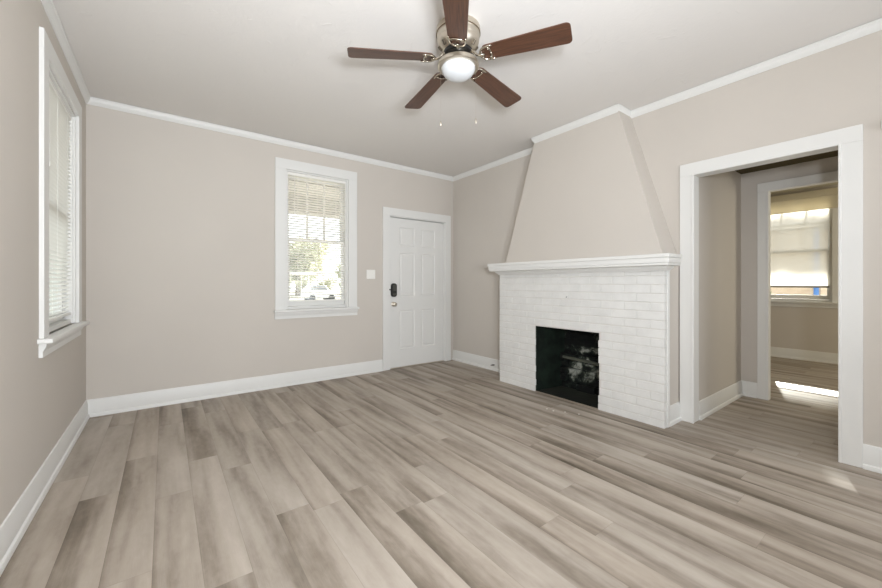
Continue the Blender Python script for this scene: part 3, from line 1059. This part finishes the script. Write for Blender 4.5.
# blades
PITCH = math.radians(11)
ZB = 2.502
DROOP = math.radians(3.0)
blade_me = None
for k in range(5):
    an = math.radians(11.2 + 72 * k + (0, 0, -1.9, 1.8, -1.9)[k])     # blades sit a little unevenly
    # blade in local axes: x outward, y across, z up
    if blade_me is None:
        bm = bmesh.new()
        pts = []
        r0, r1_, w0, w1 = 0.165, 0.663, 0.054, 0.070
        rc = 0.026
        pts += [(r0 + 0.02, -w0), (r1_ - rc, -w1)]
        for q in range(1, 6):
            t = -PI / 2 + q / 6 * PI / 2
            pts.append((r1_ - rc + rc * math.cos(t), -w1 + rc + rc * math.sin(t)))
        pts += [(r1_, -w1 + rc), (r1_, w1 - rc)]
        for q in range(1, 6):
            t = q / 6 * PI / 2
            pts.append((r1_ - rc + rc * math.cos(t), w1 - rc + rc * math.sin(t)))
        pts += [(r1_ - rc, w1), (r0 + 0.02, w0)]
        for q in range(1, 8):
            t = PI / 2 + q / 8 * PI
            pts.append((r0 + 0.02 + 0.03 * math.cos(t), w0 * math.sin(t)))
        prism(bm, [(x, y, 0) for x, y in pts], (0, 0, 0.006))
        bmesh.ops.rotate(bm, verts=bm.verts[:], cent=(0, 0, 0), matrix=Matrix.Rotation(-PITCH, 3, 'X'))
        bmesh.ops.recalc_face_normals(bm, faces=bm.faces[:])
        blade_me = bpy.data.meshes.new('blade')
        bm.to_mesh(blade_me)
        bm.free()
        blade_me.materials.append(M['blade'])
        # iron: curved arm dropping from the flywheel, forked U-shaped clip under the blade root
        bm = bmesh.new()
        up = H - 0.150 - ZB
        tube(bm, [(0.07, 0, up), (0.09, 0, up - 0.002), (0.105, 0, up - 0.014), (0.122, 0, -0.001), (0.145, 0, -0.007), (0.17, 0, -0.006)],
             [0.011, 0.010, 0.009, 0.008, 0.008, 0.009], 10)
        rotp = Matrix.Rotation(-PITCH, 3, 'X')
        fork = []
        for q in range(13):
            t = math.radians(90 + 180 * q / 12)
            fork.append(rotp @ Vector((0.19 + 0.045 * math.cos(t), 0.047 * math.sin(t), -0.005)))
        fork = [rotp @ Vector((0.228, 0.050, -0.005)), rotp @ Vector((0.212, 0.050, -0.005))] + fork + [rotp @ Vector((0.212, -0.050, -0.005)), rotp @ Vector((0.228, -0.050, -0.005))]
        tube(bm, fork, [0.004] + [0.006] * (len(fork) - 2) + [0.004], 8)
        inner = [rotp @ Vector((0.195 + 0.018 * math.sin(t), 0.044 * math.cos(t), -0.005)) for t in [PI * j / 8 for j in range(9)]]
        tube(bm, inner, 0.005, 8)
        for sy in (-0.03, 0, 0.03):
            p = rotp @ Vector((0.21 if sy == 0 else 0.203, sy, -0.008))
            lathe(bm, [(0, -0.004), (0.005, -0.003), (0.006, 0), (0.006, 0.005)], 10, p)
        bmesh.ops.recalc_face_normals(bm, faces=bm.faces[:])
        iron_me = bpy.data.meshes.new('blade_iron')
        bm.to_mesh(iron_me)
        bm.free()
        iron_me.materials.append(M['nickel_band'])
        iron_me.polygons.foreach_set('use_smooth', [True] * len(iron_me.polygons))
    bl = bpy.data.objects.new('blade', blade_me)
    COL.objects.link(bl)
    bl.parent = fan
    bl.location = (0, 0, ZB - H)
    bl.rotation_euler = (0, DROOP, an)
    ir = bpy.data.objects.new('blade_iron', iron_me)
    COL.objects.link(ir)
    ir.parent = bl

# ------------------------------------------------------------------ outdoors
struct(boxes('ground', [(-60, 60, -40, 90, -0.75, -0.55)], 'lawn'), 'dry pale lawn outside the windows', 'ground')
struct(boxes('road', [(-40, 60, 27, 34, -0.55, -0.53)], 'asphalt'), 'street beyond the lawn', 'road')
struct(boxes('porch_deck', [(-3.0, 6.0, YB + WT, 6.9, -0.5, -0.06)], 'concrete'), 'porch floor outside the front door', 'porch')
struct(boxes('porch_roof', [(-3.0, 6.0, YB + WT, 6.6, 2.66, 2.76), (-3.0, 6.0, 6.6, 6.8, 2.345, 2.76), (-3.0, 6.0, 5.66, 5.74, 2.63, 2.66)], 'porch'), 'beige porch ceiling and beam seen through the upper sash', 'porch')
struct(boxes('side_eave', [(-1.75, XL - WT, 0.5, YB + WT, 2.52, 2.6)], 'porch'), 'eave outside the side window', 'eave')


def leaf_cloud(bm, rng, c, r, count, size):
    for _ in range(count):
        v = Vector((rng.gauss(0, 1), rng.gauss(0, 1), rng.gauss(0, 1))).normalized() * (rng.random() ** 0.4)
        p = Vector(c) + Vector((v.x * r[0], v.y * r[1], v.z * r[2]))
        q = Matrix.Rotation(rng.uniform(0, 6.28), 3, Vector((rng.gauss(0, 1), rng.gauss(0, 1), rng.gauss(0, 1))).normalized())
        s = size * rng.uniform(0.6, 1.3)
        vs = [bm.verts.new(p + q @ Vector(w)) for w in ((-s, 0, 0), (0, -s * 0.45, 0.1 * s), (s, 0, 0), (0, s * 0.45, 0.1 * s))]
        bm.faces.new(vs)


def tree(name, x, y, hgt, cr, label, leaves=900, size=0.3, leaf='leaf', cat='tree', group=None, zb=-0.55):
    rng = random.Random(int(x * 7 + y))
    t = thing(name, (x, y, zb), label, cat, group)
    bm = bmesh.new()
    tube(bm, [(x, y, zb - 0.02), (x + 0.1, y, zb + hgt * 0.4), (x, y, zb + hgt * 0.8)], [cr * 0.09, cr * 0.07, cr * 0.03], 10)
    for k in range(6):
        an = k * 1.1
        tube(bm, [(x + 0.1, y, zb + hgt * (0.35 + 0.05 * k)), (x + cr * 0.6 * math.cos(an), y + cr * 0.6 * math.sin(an), zb + hgt * (0.55 + 0.06 * k))], [cr * 0.035, cr * 0.012], 6)
    obj('trunk', bm, 'bark', t, smooth=True)
    bm = bmesh.new()
    for k in range(7):
        an = k * 0.9
        rr = cr * (0.62 if k else 0.7)
        o_ = cr * 0.5 if k else 0
        leaf_cloud(bm, rng, (x + o_ * math.cos(an), y + o_ * math.sin(an), zb + hgt * (0.5 + 0.065 * k)), (rr, rr, rr * 0.7), leaves // 7, size)
    obj('foliage', bm, leaf, t)
    return t


tree('tree', 14.5, 52, 7.0, 4.2, 'broad pale green tree across the street behind the carport', 1800, 0.5)
tree('tree', 25.5, 56, 5.4, 3.6, 'smaller pale tree past the end of the carport across the street', 1400, 0.45)
for i, (x, y) in enumerate(((11.0, 45.2), (13.6, 45.6), (16.2, 45.3), (18.8, 45.5))):
    t = tree('shrub', x, y, 2.2, 1.1, 'rounded shrub growing in the row behind the carport', 420, 0.2, 'leaf', 'shrub', 'shrubs behind the carport')
cp = thing('carport', (13.0, 41, -0.55), 'long white flat-roofed carport across the street', 'carport')
boxes('roof', [(9.5, 14.9, 39.6, 42.6, 2.1, 2.32)], 'porch_white', cp)
for px, py in ((9.7, 39.8), (12.2, 39.8), (14.7, 39.8), (9.7, 42.4), (12.2, 42.4), (14.7, 42.4)):
    boxes('post', [(px - 0.06, px + 0.06, py - 0.06, py + 0.06, -0.55, 2.1)], 'porch_white', cp)

# white car parked across the street, seen from its corner
car = thing('car', (11.9, 35.6, -0.55), 'white car parked in front of the carport across the street', 'car', rz=0.0)
cx, cy, cz = 11.9, 35.6, -0.55
bm = bmesh.new()
prism(bm, [(cx - 1.45, cy - 0.85, cz + 0.28), (cx + 1.45, cy - 0.85, cz + 0.28), (cx + 1.5, cy - 0.85, cz + 0.62), (cx + 1.4, cy - 0.85, cz + 0.95), (cx + 0.75, cy - 0.85, cz + 1.0),
           (cx + 0.35, cy - 0.85, cz + 1.5), (cx - 0.95, cy - 0.85, cz + 1.52), (cx - 1.4, cy - 0.85, cz + 1.0), (cx - 1.5, cy - 0.85, cz + 0.6)], (0, 1.7, 0))
body = obj('body', bm, 'car_paint', car, bevel=0.06, segs=3)
bm = bmesh.new()
prism(bm, [(cx + 0.6, cy - 0.856, cz + 1.02), (cx + 0.27, cy - 0.856, cz + 1.42), (cx - 0.85, cy - 0.856, cz + 1.44), (cx - 1.15, cy - 0.856, cz + 1.04)], (0, 0.01, 0))
obj('side_window', bm, 'car_glass', body)
for wx in (-0.9, 0.95):
    for wy in (-0.78, 0.78):
        bm = bmesh.new()
        lathe(bm, [(0.0, -0.1), (0.18, -0.1), (0.29, -0.1), (0.31, -0.07), (0.31, 0.07), (0.29, 0.1), (0.18, 0.1), (0, 0.1)], 20)
        bmesh.ops.rotate(bm, verts=bm.verts[:], cent=(0, 0, 0), matrix=Matrix.Rotation(PI / 2, 3, 'X'))
        bmesh.ops.translate(bm, verts=bm.verts[:], vec=(cx + wx, cy + wy, cz + 0.31))
        obj('wheel', bm, 'tyre', car, smooth=True)

# neighbour's house beyond the bedroom window, with a blue bin and a bush
nb = thing('neighbour_house', (15.5, 6.0, -0.55), 'peach lap-sided house outside the far window', 'house')
boxes('wall', [(13.0, 18.0, 1.70, 11.0, -0.55, 2.5)], 'siding', nb)
bm = bmesh.new()
prism(bm, [(12.6, 1.5, 2.5), (18.4, 1.5, 2.5), (15.5, 1.5, 3.4)], (0, 9.8, 0))
obj('roof', bm, 'roofing', nb)
bm = bmesh.new()
tube(bm, [(12.93, 1.775, -0.50), (12.93, 1.775, 2.42), (12.75, 1.775, 2.5)], 0.05, 12)
pipe = obj('downpipe', bm, 'blue', nb, smooth=True)
pipe['label'] = 'blue downpipe'
bm = bmesh.new()
rng = random.Random(2)
bu = thing('bush', (9.6, 2.0, -0.55), 'leafy green bush below the far window', 'bush')
leaf_cloud(bm, rng, (9.6, 2.02, 0.2), (0.35, 0.28, 0.78), 500, 0.09)
obj('foliage', bm, 'leaf2', bu)
bm = bmesh.new()
for k in range(5):
    tube(bm, [(9.6 + 0.03 * k - 0.06, 2.0, -0.56), (9.6 + 0.1 * (k - 2), 2.0 + 0.06 * (k % 3 - 1), 0.5)], [0.015, 0.006], 6)
obj('stem', bm, 'bark', bu)
# tree added out of view; its crown breaks up the sun on the hall floor
tall = thing('sun_blocker_tree', (20.0, 5.0, -0.55), 'unseen tall tree added behind the peach house to break up the sun', 'tree')
bm = bmesh.new()
tube(bm, [(20.0, 6.4, -0.58), (20.0, 6.3, 3.0), (20.0, 5.6, 6.4)], [0.2, 0.16, 0.06], 10)
obj('trunk', bm, 'bark', tall, smooth=True)
bm = bmesh.new()
leaf_cloud(bm, random.Random(8), (20.0, 4.9, 7.70), (0.8, 1.5, 0.24), 1500, 0.14)
obj('foliage', bm, 'leaf2', tall)
